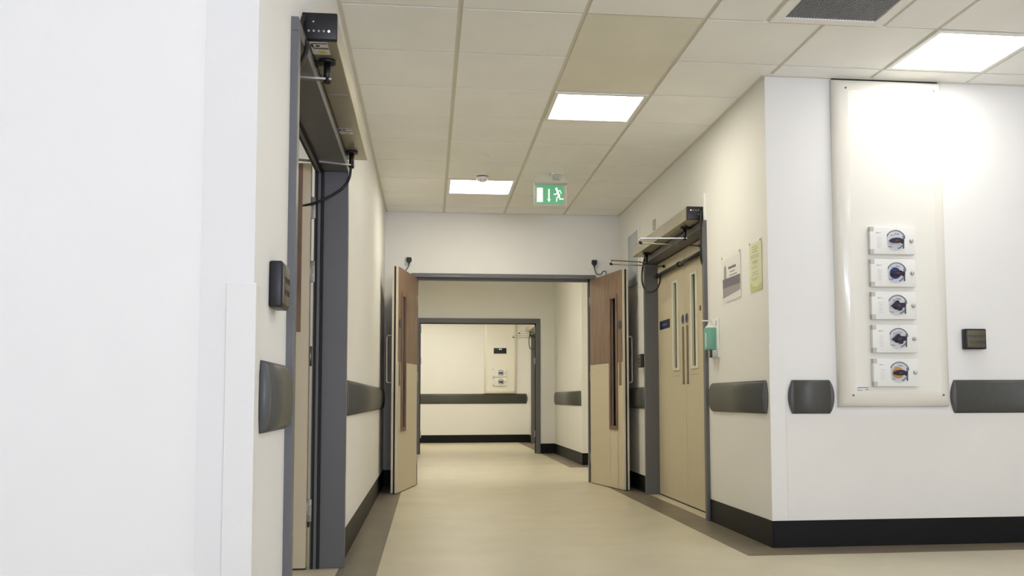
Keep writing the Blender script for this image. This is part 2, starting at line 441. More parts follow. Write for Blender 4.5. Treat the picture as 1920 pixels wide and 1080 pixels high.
# smoke detector
s = thing('smoke_detector', 'round white smoke detector on the ceiling in front of the far light', 'smoke detector', (.429, 7.94, TZ))
MB().tube([(0, 0, 0), (0, 0, -.014)], .052, 32).build('base', 'white', s)
MB().tube([(0, 0, -.014), (0, 0, -.024)], .044, 32).build('dark_gap', mat('detector_gap', (.16, .155, .14), .6), s)
MB().tube([(0, 0, -.024), (0, 0, -.036), (0, 0, -.054), (0, 0, -.060)], [.050, .048, .036, .024], 32).build('head', 'white', s)
m_ = MB()
for k in range(8):
    a = 2*PI*k/8+PI/8*3; m_.rbox(.033*math.cos(a)-.006, .033*math.cos(a)+.006, .033*math.sin(a)-.006, .033*math.sin(a)+.006, -.0535, -.046, .002, 1)
m_.build('slot', 'ink', s)
d = MB().tube([(0, 0, 0), (0, 0, -.006), (0, 0, -.012)], [.028, .026, .014], 24)
o = d.build('ceiling_button', 'white', label='small white disc on the ceiling beyond the smoke detector tile', cat='sensor'); o.location = (.44, 7.263, TZ)
o['label'] = 'small flat white disc on the ceiling nearer than the smoke detector'

# ------------------------------------------------------------------ exit sign
ES = thing('exit_sign', 'green running man exit sign with down arrow hanging from the ceiling', 'sign', (.98, 7.85, 0))
RB(.005, .105, -.045, .045, TZ-.010, TZ, r=.003).build('canopy', 'white', ES)
MB().rbox(.028, .082, -.022, .022, TZ-.050, TZ-.010, .004).build('neck', 'grey', ES)
RB(-.128, .142, -.011, .011, 2.596, 2.606, r=.002).build('bar', 'steel2', ES)
B(-.10, .125, -.006, .006, 2.606, TZ-.012).build('upper_blade', 'acry', ES)
B(-.130, .140, -.003, .003, 2.420, 2.596).build('blade', 'acry', ES)
_be = mat('blade_edge', (.75, .72, .62), .3)
for x in (-.131, .1365): MB().box(x, x+.0045, -.0045, .0045, 2.418, 2.598).build('edge_strip', _be, ES)
B(-.112, .117, -.005, -.003, 2.431, 2.592).build('panel', 'exitg', ES)
def pl(x, z, y):   # crop coordinates of the pictogram to the sign face
    return Vector((-.112+(x-180)/620*.229, -.0052-.001*y, 2.592-(z-550)/320*.161))
m_ = MB()
m_.poly([pl(192, 602, 0), pl(326, 602, 0), pl(326, 838, 0), pl(192, 838, 0)], (0, -1, 0), .0006)
m_.poly([pl(446, 618, 0), pl(480, 618, 0), pl(480, 792, 0), pl(446, 792, 0)], (0, -1, 0), .0006)
m_.poly([pl(422, 790, 0), pl(504, 790, 0), pl(463, 838, 0)], (0, -1, 0), .0006)
m_.stroke([(630, 618), (632, 619)], 46, pl, 0, .6)
m_.stroke([(652, 655), (688, 728)], 42, pl, .0, .6)
m_.stroke([(640, 690), (612, 708), (576, 705)], 17, pl, 0, .6)
m_.stroke([(670, 645), (715, 645), (738, 690)], 17, pl, 0, .6)
m_.stroke([(700, 735), (705, 782), (782, 780)], 21, pl, 0, .6)
m_.stroke([(680, 738), (640, 768), (634, 820)], 21, pl, 0, .6)
m_.build('pictogram', 'exitw', ES)

# ------------------------------------------------------------------ skirting
def skirt(name, boxes, label):
    mb = MB()
    for b in boxes: mb.box(*b)
    return mb.build(name, 'base', kind='structure', label=label, cat='skirting', bevel=.0015)
q = .004
skirt('baseboard_left', [(XL, XL+q, LD[1]+fw, YB, 0, .155)], 'black vinyl skirting along the left corridor wall')
skirt('baseboard_right', [(XR-q, XR, YP-q, RD[0]-fw, 0, .15), (XR-q, XR, RD[1]+fw, YB, 0, .15)], 'black vinyl skirting along the right corridor wall')
skirt('baseboard_front', [(XR, XE, YP-q, YP, 0, .15)], 'black vinyl skirting under the isolator switch wall')
skirt('baseboard_back', [(XL+q, BD[0]-fw, YB-q, YB, 0, .15), (BD[1]+fw, XR-q, YB-q, YB, 0, .15)], 'black vinyl skirting behind the open leaves')
skirt('baseboard_lobby', [(XLB-q, XLB, YL-q, Y2, 0, .15), (XLB, XLB+2.2, YL-q, YL, 0, .15), (FD[1]+.065, XLB-q, Y2-q, Y2, 0, .15), (XL, FD[0]-.065, Y2-q, Y2, 0, .15)], 'black vinyl skirting around the lobby corner')
skirt('baseboard_far', [(XL-1.2, XLB, Y3-q, Y3, 0, .15), (XLB-q, XLB, F2[1]+.05, Y3-q, 0, .15)], 'black vinyl skirting along the far wall')
MB().poly([(XL-TW+q, YC-q, 0), (-3.2, 1.15-q, 0), (-3.2, 1.15, 0), (XL-TW+q, YC, 0)], (0, 0, 1), .15).build('baseboard_near', 'base', kind='structure', label='black vinyl skirting below the plain white wall', cat='skirting')
# vinyl wall sheet below rail height on the white wall
MB().box(XR+.09, XE, YP-.0025, YP, .15, .742).build('trim_6', 'sheet', kind='structure', label='smooth vinyl protection sheet under the rail on the white wall', cat='trim')

# ------------------------------------------------------------------ corner guards
def corner_guard(name, boxes, label):
    mb = MB()
    for b in boxes: mb.box(*b)
    return mb.build(name, 'guard', label=label, cat='corner guard', bevel=.002)
g = .006
corner_guard('corner_guard', [(XL-.066, XL+g, YC-g, YC, .1, 1.124), (XL, XL+g, YC, YC+.062, .1, 1.124)], 'tall white textured guard on the nearest left wall corner')
corner_guard('corner_guard', [(XR-g, XR+.083, YP-g, YP, .15, 1.135), (XR-g, XR, YP, YP+.055, .15, 1.135)], 'white guard on the right corridor corner above the skirting')
corner_guard('corner_guard', [(XLB-g, XLB+.083, YL-g, YL, .15, 1.135), (XLB-g, XLB, YL, YL+.055, .15, 1.135)], 'white guard on the lobby corner beside the right leaf')

# ------------------------------------------------------------------ crash rails
def rail(p0, p1, out, label, ends=(True, True), zc=.840, hh=.095, dep=.029):
    p0 = Vector((p0[0], p0[1], 0)); p1 = Vector((p1[0], p1[1], 0)); L = (p1-p0).length; d = (p1-p0).normalized(); n = Vector((out[0], out[1], 0))
    t = thing('handrail', label, 'handrail', (p0.x, p0.y, 0), group='grey wall rails')
    NS = 18; prof = []
    for k in range(NS+1):
        a = -1+2*k/NS; prof.append((a*hh, dep*math.sqrt(max(0, 1-abs(a)**2.6))*.86+dep*.14))
    def section(s0, shrink, bulge):
        out_ = []
        for z, h in prof:
            e = bulge*(1-(z/hh)**2)
            out_.append(d*(s0+e)+n*(h*shrink)+Vector((0, 0, zc+z)))
        return out_
    cap = .028
    def loft(secs):
        mb = MB(); vs = [v for s_ in secs for v in s_]; m = NS+1; fs = []
        for i in range(len(secs)-1):
            for k in range(NS): fs.append((i*m+k, i*m+k+1, (i+1)*m+k+1, (i+1)*m+k))
            fs.append((i*m+NS, i*m, (i+1)*m, (i+1)*m+NS))
        fs.append(tuple(range(m))); fs.append(tuple((len(secs)-1)*m+k for k in range(m)))
        mb.add(vs, fs, True); return mb
    s0 = cap if ends[0] else 0; s1 = L-(cap if ends[1] else 0)
    b0, b1 = (-.018 if ends[0] else 0), (.018 if ends[1] else 0)
    secs = [section(s0, 1, b0*.0), section(s1, 1, 0)]
    mb = loft(secs); mb.sm = [True]*len(mb.sm); mb.sm[-1] = mb.sm[-2] = False
    r_ = mb.build('cover', 'rail', t)
    for q_, (on_, ss, sg) in enumerate(((ends[0], s0, -1), (ends[1], s1, 1))):
        if not on_: continue
        secs = [section(ss, 1.0, 0), section(ss+sg*.002, .98, sg*.010), section(ss+sg*.003, .90, sg*.018), section(ss+sg*.004, .60, sg*.023), section(ss+sg*.004, .10, sg*.024)]
        loft(secs).build('end_cap', 'railcap', t)
    return t
rail((XL, 2.575), (XL, 3.035), (1, 0), 'short grey wall rail beside the near side of the left doorway')
rail((XL, LD[1]+fw+.03), (XL, 9.25), (1, 0), 'long grey wall rail on the left corridor wall beyond the doorway')
rail((XR, 5.23+.09), (XR, RD[0]-fw-.07), (-1, 0), 'short grey wall rail on the right corridor wall below the notices')
rail((XR, RD[1]+fw+.03), (XR, 9.5), (-1, 0), 'grey wall rail behind the open right leaf')
rail((2.011, YP), (2.281, YP), (0, -1), 'very short grey wall rail left of the isolator switch panel')
rail((2.981, YP), (4.9, YP), (0, -1), 'grey wall rail right of the isolator switch panel, under the push pad')
rail((XLB, 12.27), (XLB, 14.80), (-1, 0), 'grey wall rail on the lobby side wall beyond the double doors')
rail((-1.2, Y3), (XLB-.03, Y3), (0, -1), 'long dark rail across the far end wall')
rail((XLB+.10, YL), (XLB+2.0, YL), (0, -1), 'grey rail just showing beside the lobby corner guard')

# ------------------------------------------------------------------ door frames
def frame_x(n, wx, out, y0, y1, h, label, bar=.05, depth=.15):
    """frame in a wall whose corridor face is at x=wx; out = +1 corridor lies towards +x"""
    xa = wx+out*.024; xb = wx-out*(TW+.015)
    mb = MB()
    mb.box(xa, xb, y0-bar, y0, 0, h).box(xa, xb, y1, y1+bar, 0, h).box(xa, xb, y0-bar, y1+bar, h, h+.045)
    t = thing('trim_%d' % n, label, 'door frame', (0, 0, 0), kind='structure')
    mb.build('lining', 'frame', t, bevel=.003)
    return t
def frame_y(n, wy, x0, x1, h, label, bar=.05, top=.04, mtl='frame'):
    ya = wy-.018; yb = wy+TW+.015
    mb = MB(); mb.box(x0-bar, x0, ya, yb, 0, h).box(x1, x1+bar, ya, yb, 0, h).box(x0-bar, x1+bar, ya, yb, h, h+top)
    t = thing('trim_%d' % n, label, 'door frame', (0, 0, 0), kind='structure')
    mb.build('lining', mtl, t, bevel=.003)
    return t
# left doorway
t = frame_x(10, XL, 1, *LD, 'grey door frame of the open doorway on the left')
m_ = MB()
for (y, s_) in ((LD[0], 1), (LD[1], -1)):
    m_.box(XL-.096, XL-.110, y, y+s_*.010, 0, LD[2]); m_.box(XL-.121, XL-.137, y, y+s_*.010, 0, LD[2])
m_.box(XL-.100, XL-.112, LD[0], LD[1], LD[2]-.010, LD[2]).box(XL-.125, XL-.137, LD[0], LD[1], LD[2]-.010, LD[2])
m_.build('seal', 'rubber', t)
m_ = MB()
for (y, s_) in ((LD[0], 1), (LD[1], -1)): m_.box(XL-.112, XL-.125, y, y+s_*.014, 0, LD[2])
m_.box(XL-.112, XL-.125, LD[0], LD[1], LD[2]-.014, LD[2])
m_.build('stop', 'frame', t)
for z in (1.80, 1.475, .285):
    h_ = MB().rbox(-.600, -.562, 4.962, 4.972, z-.055, z+.055, .002).tube([(-.598, 4.968, z-.055), (-.598, 4.968, z+.055)], .008, 12).build('hinge', 'steel2', t)
    MB().tube([(-.578, 4.962, z+.022), (-.578, 4.9605, z+.022)], .005, 12).tube([(-.584, 4.962, z-.018), (-.584, 4.9605, z-.018)], .005, 12).build('screw', 'steel', h_)
# right doorway
t = frame_x(11, XR, -1, *RD, 'grey door frame around the closed double doors on the right')
m_ = MB().box(XR+.098, XR+.104, RD[0], RD[0]+.006, 0, RD[2]).box(XR+.098, XR+.104, RD[1]-.006, RD[1], 0, RD[2])
m_.build('seal', 'rubber', t)
# back doorway
t = frame_y(12, YB, *BD, 'dark grey frame of the open double doors at the corridor end')
MB().box(BD[0], BD[1], YB+.055, YB+.10, BD[2]-.022, BD[2]).box(BD[0], BD[0]+.018, YB+.055, YB+.10, 0, BD[2]).box(BD[1]-.018, BD[1], YB+.055, YB+.10, 0, BD[2]).build('stop', 'frame', t)
m_ = MB()
for xa, xb in ((.02, .32), (1.25, 1.50)): m_.box(xa, xb, YB-.030, YB-.018, BD[2]+.004, BD[2]+.018)
m_.build('coordinator', mat('closer_strip', (.16, .155, .14), .4, metal=.7), t, label='slim steel closer strip on the frame head')
# second doorway
t = frame_y(13, Y2, *FD, 'dark grey frame of the second doorway beyond the lobby', bar=.068, top=.072)
MB().box(FD[0], FD[0]+.012, Y2+.05, Y2+.08, 0, FD[2]).box(FD[1]-.012, FD[1], Y2+.05, Y2+.08, 0, FD[2]).box(FD[0], FD[1], Y2+.05, Y2+.08, FD[2]-.012, FD[2]).build('seal', 'rubber', t)
m_ = MB()
for z in (1.90, 1.42, .30):
    for x, s_ in ((FD[1]-.010, -1), (FD[0]+.010, 1)): m_.box(x, x+s_*.014, Y2+.02, Y2+.032, z-.05, z+.05)
m_.build('hinge', 'steel2', t)
# far room side doorway
t = frame_x(14, XLB, -1, *F2, 'dark grey door frame glimpsed at the far room side wall')

# ------------------------------------------------------------------ door leaves
def hinge_set(parent, x, y, zs=(1.82, 1.45, .25)):
    for z in zs:
        MB().tube([(x, y, z-.05), (x, y, z+.05)], .007, 10).box(x-.018, x+.018, y-.003, y+.003, z-.05, z+.05).build('hinge', 'steel2', parent)
LW, LT, LH = .867, .054, 2.022
def leaf_open(n, label, loc, rz, mir, vis=(.605-.075, .605+.135), fp=(.835, .905), wood_z=1.168, hv=.004):
    """open leaf. local: hinge line at origin, leaf runs along +x, thickness along +y (mir flips y); the y=0 face is the veneered one seen"""
    t = thing('door_%d' % n, label, 'door', loc, rz, kind='structure')
    t.scale = (1, 1, 1)
    f = -1 if mir else 1
    z0 = .008
    g0, g1 = vis[0], vis[1]     # vision frame outer
    ft = .036
    zv0, zv1 = .545, 1.805
    core = MB()
    core.box(0, g0+.01, 0, f*LT, z0, LH).box(g1-.01, LW, 0, f*LT, z0, LH).box(g0, g1, 0, f*LT, z0, zv0+.01).box(g0, g1, 0, f*LT, zv1-.01, LH)
    core.build('slab', 'cream', t)
    e = .0016
    sk = MB()
    sk.box(hv, g0+.005, -f*e, 0, wood_z, LH-.001).box(g1-.005, LW-.004, -f*e, 0, wood_z, LH-.001).box(g0, g1, -f*e, 0, zv1-.01, LH-.001)
    sk.build('veneer', 'veneer', t, label='brown wood veneer upper face')
    sk = MB()
    sk.box(hv, g0+.005, f*LT, f*(LT+e), wood_z, LH-.001).box(g1-.005, LW-.004, f*LT, f*(LT+e), wood_z, LH-.001).box(g0, g1, f*LT, f*(LT+e), zv1-.01, LH-.001)
    sk.build('veneer', 'veneer', t, label='brown wood veneer upper face')
    # edge: pale lipping with black intumescent seal in the middle
    MB().box(LW, LW+.006, 0, f*LT, z0, LH).build('lipping', 'lip', t)
    MB().box(LW+.006, LW+.0085, f*LT*.36, f*LT*.64, z0, LH).build('seal', 'rubber', t)
    MB().box(0, LW, f*.004, f*(LT-.004), z0-.006, z0).build('bottom_gap_strip', 'rubber', t)  # black strip filling the gap under the leaf
    for yy in (-f*.010, f*(LT-.012)):
        b = MB(); y_a, y_b = yy, yy+f*.022
        b.box(g0, g0+ft, y_a, y_b, zv0, zv1).box(g1-ft, g1, y_a, y_b, zv0, zv1).box(g0+ft, g1-ft, y_a, y_b, zv0, zv0+.035).box(g0+ft, g1-ft, y_a, y_b, zv1-.035, zv1)
        b.build('vision_frame', 'bead', t, bevel=.004)
    B(g0+ft-.005, g1-ft+.005, f*(LT/2-.003), f*(LT/2+.003), zv0+.03, zv1-.03).build('vision_glass', 'glass', t)
    # finger plate and blue sign disc
    MB().box(fp[0]-.060, fp[0]-.005, -f*.0036, -f*.0016, .955, 1.46).build('push_plate', 'plate', t)
    MB().tube([(fp[0]-.032, -f*.0016, 1.512), (fp[0]-.032, -f*.006, 1.512)], .040, 24).build('sign_disc', 'roundel', t)
    # pull handle on the other side
    hx = LW-.055; yo = f*(LT+.058)
    pts = [(hx, f*LT, 1.405), (hx, f*(LT+.04), 1.405), (hx, yo-f*.006, 1.400), (hx, yo, 1.385), (hx, yo, 1.0), (hx, yo-f*.006, .985), (hx, f*(LT+.04), .98), (hx, f*LT, .98)]
    MB().tube(pts, .0085, 12).build('pull_handle', 'steel2', t)
    for z in (1.80, 1.05, .25): MB().tube([(-.004, f*LT*.0, z-.05), (-.004, 0, z+.05)], .007, 10).build('hinge', 'steel2', t)
    return t
th = math.radians(10.6)
# right leaf of the corridor doors: hinge (1.600, 9.6), runs towards the camera and slightly right
leaf_open(1, 'right open leaf of the corridor double doors, wood above and cream below', (1.600, 9.590, 0), -PI/2+th, False)
leaf_open(2, 'left open leaf of the corridor double doors, beside the left wall', (-.116, 9.590, 0), -PI/2-th, True)
# leaves of the left doorway, swung into the side room
leaf_open(3, 'open leaf seen through the left doorway, narrow brown strip and cream edge', (XL-TW-.030, 4.995, 0), PI, False, vis=(.53, .74), hv=.040)
leaf_open(4, 'open leaf hidden behind the near jamb of the left doorway', (XL-TW-.030, 3.085, 0), PI, True, vis=(.53, .74), hv=.040)
# hinges seen on the far jamb
hg = thing('door_hinge', 'steel butt hinges on the far jamb of the left doorway', 'hinge', (0, 0, 0), kind='structure') if False else None

def leaf_closed(name, label, yh, s_, sign=False, key=False):
    """closed cream leaf in the right doorway; hinge at y=yh, runs s_ along y"""
    t = thing(name, label, 'door', (XR+.096, yh, 0), kind='structure')
    W = .906
    def yb(a, b): return (min(s_*a, s_*b), max(s_*a, s_*b))
    zv0, zv1 = 1.06, 1.80
    if sign: v0, v1 = .52, .72
    else: v0, v1 = .54, .74
    mb = MB()
    mb.box(0, .044, *yb(.003, v0), .008, 2.018).box(0, .044, *yb(v1, W), .008, 2.018).box(0, .044, *yb(v0, v1), .008, zv0).box(0, .044, *yb(v0, v1), zv1, 2.018)
    mb.build('slab', 'cream', t)
    b = MB(); e = .052
    b.box(-.009, .012, *yb(v0, v0+e), zv0, zv1).box(-.009, .012, *yb(v1-e, v1), zv0, zv1).box(-.009, .012, *yb(v0+e, v1-e), zv0, zv0+.02).box(-.009, .012, *yb(v0+e, v1-e), zv1-.02, zv1)
    b.build('vision_frame', 'pale', t, bevel=.003)
    B(.018, .024, *yb(v0+e, v1-e), zv0+.01, zv1-.01).build('vision_glass', 'glass', t)
    MB().box(-.0015, 0, *yb(v0-.01, v1+.01), zv0-.046, zv0-.040).build('bead_line', mat('bead_line_tan', (.45, .40, .30), .5), t)  # thin tan line below the vision panel
    c = W-.055
    MB().box(-.003, 0, *yb(c-.030, c+.020), .945, 1.405).build('push_plate', 'plate', t)
    dd = MB().tube([(0, s_*c, 1.462), (-.004, s_*c, 1.462)], .043, 28); dd.build('sign_disc', 'disc', t)
    dd = MB().tube([(-.004, s_*c, 1.462), (-.0055, s_*c, 1.462)], .035, 28); dd.build('sign_disc_face', 'roundel', t)
    MB().box(-.001, .04, *yb(.003, W), .0, .010).build('bottom_gap_strip', 'rubber', t)  # black strip, the shade of the gap under the leaf put into colour
    if key:
        MB().tube([(0, s_*.47, 1.505), (-.006, s_*.47, 1.505)], .020, 16).build('lock_cylinder', 'plate', t)
    return t
leaf_closed('door_5', 'closed cream door leaf with the small navy sign', RD[1], -1, sign=True)
leaf_closed('door_6', 'closed cream door leaf nearest the gel dispenser', RD[0], 1, key=True)
# pale meeting stile
t = B(XR+.091, XR+.096, 7.466, 7.474, .01, 2.015).build('trim_15', 'lip', kind='structure', label='pale meeting strip between the two closed leaves', cat='trim')
# closed far leaf
B(XLB+.10, XLB+.144, F2[0]+.005, F2[1]-.005, .008, F2[2]-.008).build('door_7', 'cream', kind='structure', label='closed door in the far room side wall', cat='door')
# leaves of second doorway folded back into the far room
MB().poly([(FD[1]+.004, Y2+TW+.02, .01), (FD[1]+.058, Y2+TW+.02, .01), (FD[1]+.058+.18, Y2+TW+.88, .01), (FD[1]+.004+.18, Y2+TW+.89, .01)], (0, 0, 1), 1.98).build('door_8', 'cream', kind='structure', label='right leaf of the second doorway, open and edge on', cat='door')
MB().poly([(FD[0]-.058, Y2+TW+.02, .01), (FD[0]-.004, Y2+TW+.02, .01), (FD[0]-.004-.18, Y2+TW+.89, .01), (FD[0]-.058-.18, Y2+TW+.88, .01)], (0, 0, 1), 1.98).build('door_9', 'cream', kind='structure', label='left leaf of the second doorway, open and edge on', cat='door')

# navy door sign
t = thing('door_sign', 'small navy name sign on the closed cream door leaf', 'sign', (XR+.096, 8.135, 1.467))
RB(-.004, 0, -.172, .172, -.037, .037, r=.001).build('plate', 'navy', t)
m_ = MB()
for k in range(9): m_.box(-.0046, -.004, .07-k*.016, .07-k*.016-.011, -.008, .006)
m_.build('lettering', mat('sign_lettering', (.16, .17, .24), .5), t)

# dark tube along the top of the closed doors
t = thing('closer_bar', 'black tube running along the top of the closed double doors', 'door fitting', (XR+.065, 0, 1.90))
MB().tube([(0, 6.62, 0), (0, 8.24, 0)], .016, 16).build('tube', 'black', t)
for y in (8.26, 7.52, 6.62): MB().tube([(.0, y-.02, 0), (.0, y+.02, 0)], .022, 16).box(.0, .031, y-.012, y+.012, -.012, .012).build('bracket', 'black', t)

# ------------------------------------------------------------------ door operators
def operator(label, wx, out, y0, y1, z0, z1, dep, sp, labels, led_on):
    """out=+1: housing projects towards +x. sp: spindle list (y, elbow(x,y), shoe(x,y) or None, zArm)"""
    t = thing('door_operator', label, 'door operator', (wx, y0, 0))
    L = y1-y0; o_ = out
    xs = lambda a: o_*a
    hs = MB(); hs.box(xs(0), xs(dep), .018, L, z0, z1)
    h = hs.build('housing', 'housing', t, bevel=.003)
    MB().box(xs(.001), xs(dep-.012), L*.36, L*.36+.004, z0-.0012, z0).build('joint', 'steel', h)
    MB().box(xs(.020), xs(.0225), .06, L-.02, z0-.0012, z0).build('joint', 'rubber', h)
    ec = MB().rbox(min(xs(0), xs(dep+.002)), max(xs(0), xs(dep+.002)), -.004, .020, z0-.002, z1+.002, .004)
    e = ec.build('end_cap', 'black', t)
    for k in range(5):
        x = xs(dep*(.20+.145*k)); zz = z0+(z1-z0)*(.30 if o_ > 0 else .72)
        on = (k == 4) if led_on > 0 else (k == 4)
        MB().tube([(x, -.004, zz), (x, -.0055, zz)], .0040, 14).build('status_light', 'ledon' if on else 'ledoff', e)
    MB().tube([(xs(dep*.33), -.004, z0+(z1-z0)*(.66 if o_ > 0 else .38)), (xs(dep*.33), -.0055, z0+(z1-z0)*(.66 if o_ > 0 else .38))], .0035, 12).build('key_switch', 'ledoff', e)
    for (sy, sx, elbow, shoe, za) in sp:
        yy = sy-y0; x = sx-wx
        s1 = MB().tube([(x, yy, z0), (x, yy, z0-.012)], .030, 24).tube([(x, yy, z0-.012), (x, yy, za-.010)], .0125, 20)
        s1.tube([(x-o_*.052, yy+.02, z0), (x-o_*.052, yy+.02, z0-.014)], .021, 20).box(x-o_*.052, x, yy+.006, yy+.03, z0-.010, z0)
        s1.build('spindle', 'black', t)
        ex, ey = elbow[0]-wx, elbow[1]-y0
        d = Vector((ex-x, ey-yy, 0)).normalized(); n = Vector((-d.y, d.x, 0))*.011
        a = MB(); p, q_ = Vector((x, yy, za))-d*.015, Vector((ex, ey, za))
        a.poly([p-n, p+n, q_+n, q_-n], (0, 0, 1), .007)
        ar = a.build('arm', 'steel' if shoe else 'steel2', t)
        MB().tube([(x, yy, za-.004), (x, yy, za+.011)], .010, 14).build('bolt', 'steel', ar)
        if shoe:
            zl = za-.030
            hx, hy = shoe[0]-wx, shoe[1]-y0
            b = MB().tube([(ex, ey, zl), (hx, hy, zl)], .0055, 12)
            ar2 = b.build('arm', 'steel2', t)
            MB().tube([(ex, ey, za+.006), (ex, ey, zl+.006)], .009, 14).build('elbow', 'steel', ar2)
            MB().tube([(ex-.006, ey-.02, zl), (ex+.01, ey+.01, zl)], .010, 12).build('elbow_cap', 'black', ar2)
            MB().tube([(hx, hy, zl-.010), (hx, hy, zl+.012)], .012, 12).box(hx-.035*o_, hx+.014*(-o_), hy-.045, hy+.045, zl-.004, zl+.006).build('shoe', 'black', ar2)
    for (ly, lw, lh) in labels:
        yy = ly-y0
        l = MB().box(xs(.022), xs(.022+lw), yy, yy+lh*.54, z0-.0022, z0-.001).build('maker_label', 'silver', t, label='white printed label')
        MB().poly([(xs(.022+lw*.06), yy+lh*.12, z0-.0028), (xs(.022+lw*.98), yy+lh*.12, z0-.0028), (xs(.022+lw*.98), yy+lh*.06, z0-.0028), (xs(.022+lw*.2), yy+lh*.06, z0-.0028)], (0, 0, -1), .0002).poly([(xs(.022+lw*.04), yy+lh*.15, z0-.0028), (xs(.022+lw*.16), yy+lh*.10, z0-.0028), (xs(.022+lw*.16), yy+lh*.44, z0-.0028), (xs(.022+lw*.04), yy+lh*.36, z0-.0028)], (0, 0, -1), .0002).poly([(xs(.022+lw*.12), yy+lh*.44, z0-.0028), (xs(.022+lw*.98), yy+lh*.44, z0-.0028), (xs(.022+lw*.98), yy+lh*.50, z0-.0028), (xs(.022+lw*.16), yy+lh*.50, z0-.0028)], (0, 0, -1), .0002).box(xs(.022+lw*.30), xs(.022+lw*.52), yy+lh*.22, yy+lh*.34, z0-.0028, z0-.0024).build('print', 'ink', l)
        l2 = MB().box(xs(.022), xs(.022+lw), yy+lh*.58, yy+lh, z0-.0022, z0-.001).build('maker_label', 'silver', t, label='white printed label')
        pts = [(xs(.022+lw*.58+lw*.26*math.cos(2*PI*k/20)), yy+lh*.79+lh*.13*math.sin(2*PI*k/20), z0-.0024) for k in range(20)]
        MB().poly(pts, (0, 0, -1), .0003).build('print', 'gold', l2)
    return t
opL = operator('long steel door operator above the left doorway, black end cap with a red light', XL, 1, 3.306, 5.0, 2.058, 2.148, .116,
         [(3.516, -.372, (-.74, 3.47), None, 1.984), (4.822, -.386, (-.82, 4.66), None, 1.984)],
         [(3.330, .060, .12), (4.40, .060, .10)], 1)
opR = operator('steel door operator above the closed double doors, two folded arms out', XR, -1, 6.56, 8.40, 2.083, 2.172, .126,
         [(6.865, 1.850, (1.525, 6.905), (2.000, 6.990), 1.996), (8.13, 1.850, (1.520, 8.03), (2.000, 8.12), 1.996)],
         [], 1)
def smooth_path(pts, n=6):
    P = [Vector(p) for p in pts]; out = []
    for i in range(len(P)-1):
        a = P[max(0, i-1)]; b = P[i]; c = P[i+1]; d = P[min(len(P)-1, i+2)]
        for k in range(n):
            t = k/n; out.append(.5*((2*b)+(c-a)*t+(2*a-5*b+4*c-d)*t*t+(3*b-a-3*c+d)*t**3))
    return out+[P[-1]]
def rel(pts, o): return [(p[0]-o.location.x, p[1]-o.location.y, p[2]) for p in pts]
# cables belong to their operators
MB().tube(smooth_path(rel([(-.398, 4.93, 2.062), (-.402, 4.93, 1.96), (-.43, 4.93, 1.905), (-.485, 4.93, 1.862), (-.54, 4.93, 1.833), (-.60, 4.94, 1.812), (-.68, 4.955, 1.800), (-.76, 4.985, 1.800)], opL)), .0065, 10).build('cable', 'cable', opL)
MB().tube(smooth_path(rel([(-.418, 3.318, 2.13), (-.440+.008, 3.285, 2.12), (-.430, 3.24, 2.06), (-.436+.03, 3.20, 1.98), (-.44, 3.16, 1.88)], opL)), .0085, 10).build('cable', 'cable', opL)
MB().tube(smooth_path(rel([(1.850, 8.15, 2.083), (1.835, 8.22, 1.96), (1.835, 8.24, 1.85), (1.850, 8.20, 1.775), (1.880, 8.13, 1.745), (1.915, 8.05, 1.76), (1.945, 8.05, 1.82), (1.965, 8.12, 1.89)], opR)), .0075, 10).build('cable', 'cable', opR)
MB().tube(smooth_path(rel([(1.886, 6.552, 2.15), (1.876, 6.530, 2.09), (1.873, 6.53, 1.95), (1.874, 6.535, 1.86), (1.880, 6.55, 1.80), (1.90, 6.575, 1.76), (1.94, 6.61, 1.75)], opR)), .0070, 10).build('cable', 'cable', opR)
op3 = dup(opR, (XLB, 6.56+9.80, 0), label='door operator with folded arms glimpsed through the second doorway')

# ------------------------------------------------------------------ push pads
def push_pad(label, loc, rz, w=.128, h=.118, d=.048, txt=None):
    """local: back on y=0, face towards -y"""
    t = thing('push_pad', label, 'push button', loc, rz)
    MB().rbox(-w/2, w/2, -d+.004, 0, -h/2, h/2, .006).build('box', 'black', t)
    f_ = MB().rbox(-w/2+.008, w/2-.008, -d, -d+.008, -h/2+.009, h/2-.009, .0018, 2).build('face', mat('pad_face', (.115, .10, .066), .38, metal=.3), t)
    if txt:
        for k, l in enumerate(txt): text_part('lettering', l, .0225, 'ink', f_, (.004, -d-.0003, .014-.034*k), (PI/2, 0, 0))
    return t
push_pad('square black push pad with a brown face on the white wall at right', (3.128, YP, 1.170), 0, txt=('PUSH PAD', 'TO OPEN'))
push_pad('black push pad seen from the side on the left wall beside the guard', (XL, 2.775, 1.149), PI/2, w=.125, h=.128, d=.040, txt=('PUSH PAD', 'TO OPEN'))
push_pad('black push pad on the right wall behind the open leaf', (XR, 8.53, 1.170), -PI/2, txt=('PUSH PAD', 'TO OPEN'))

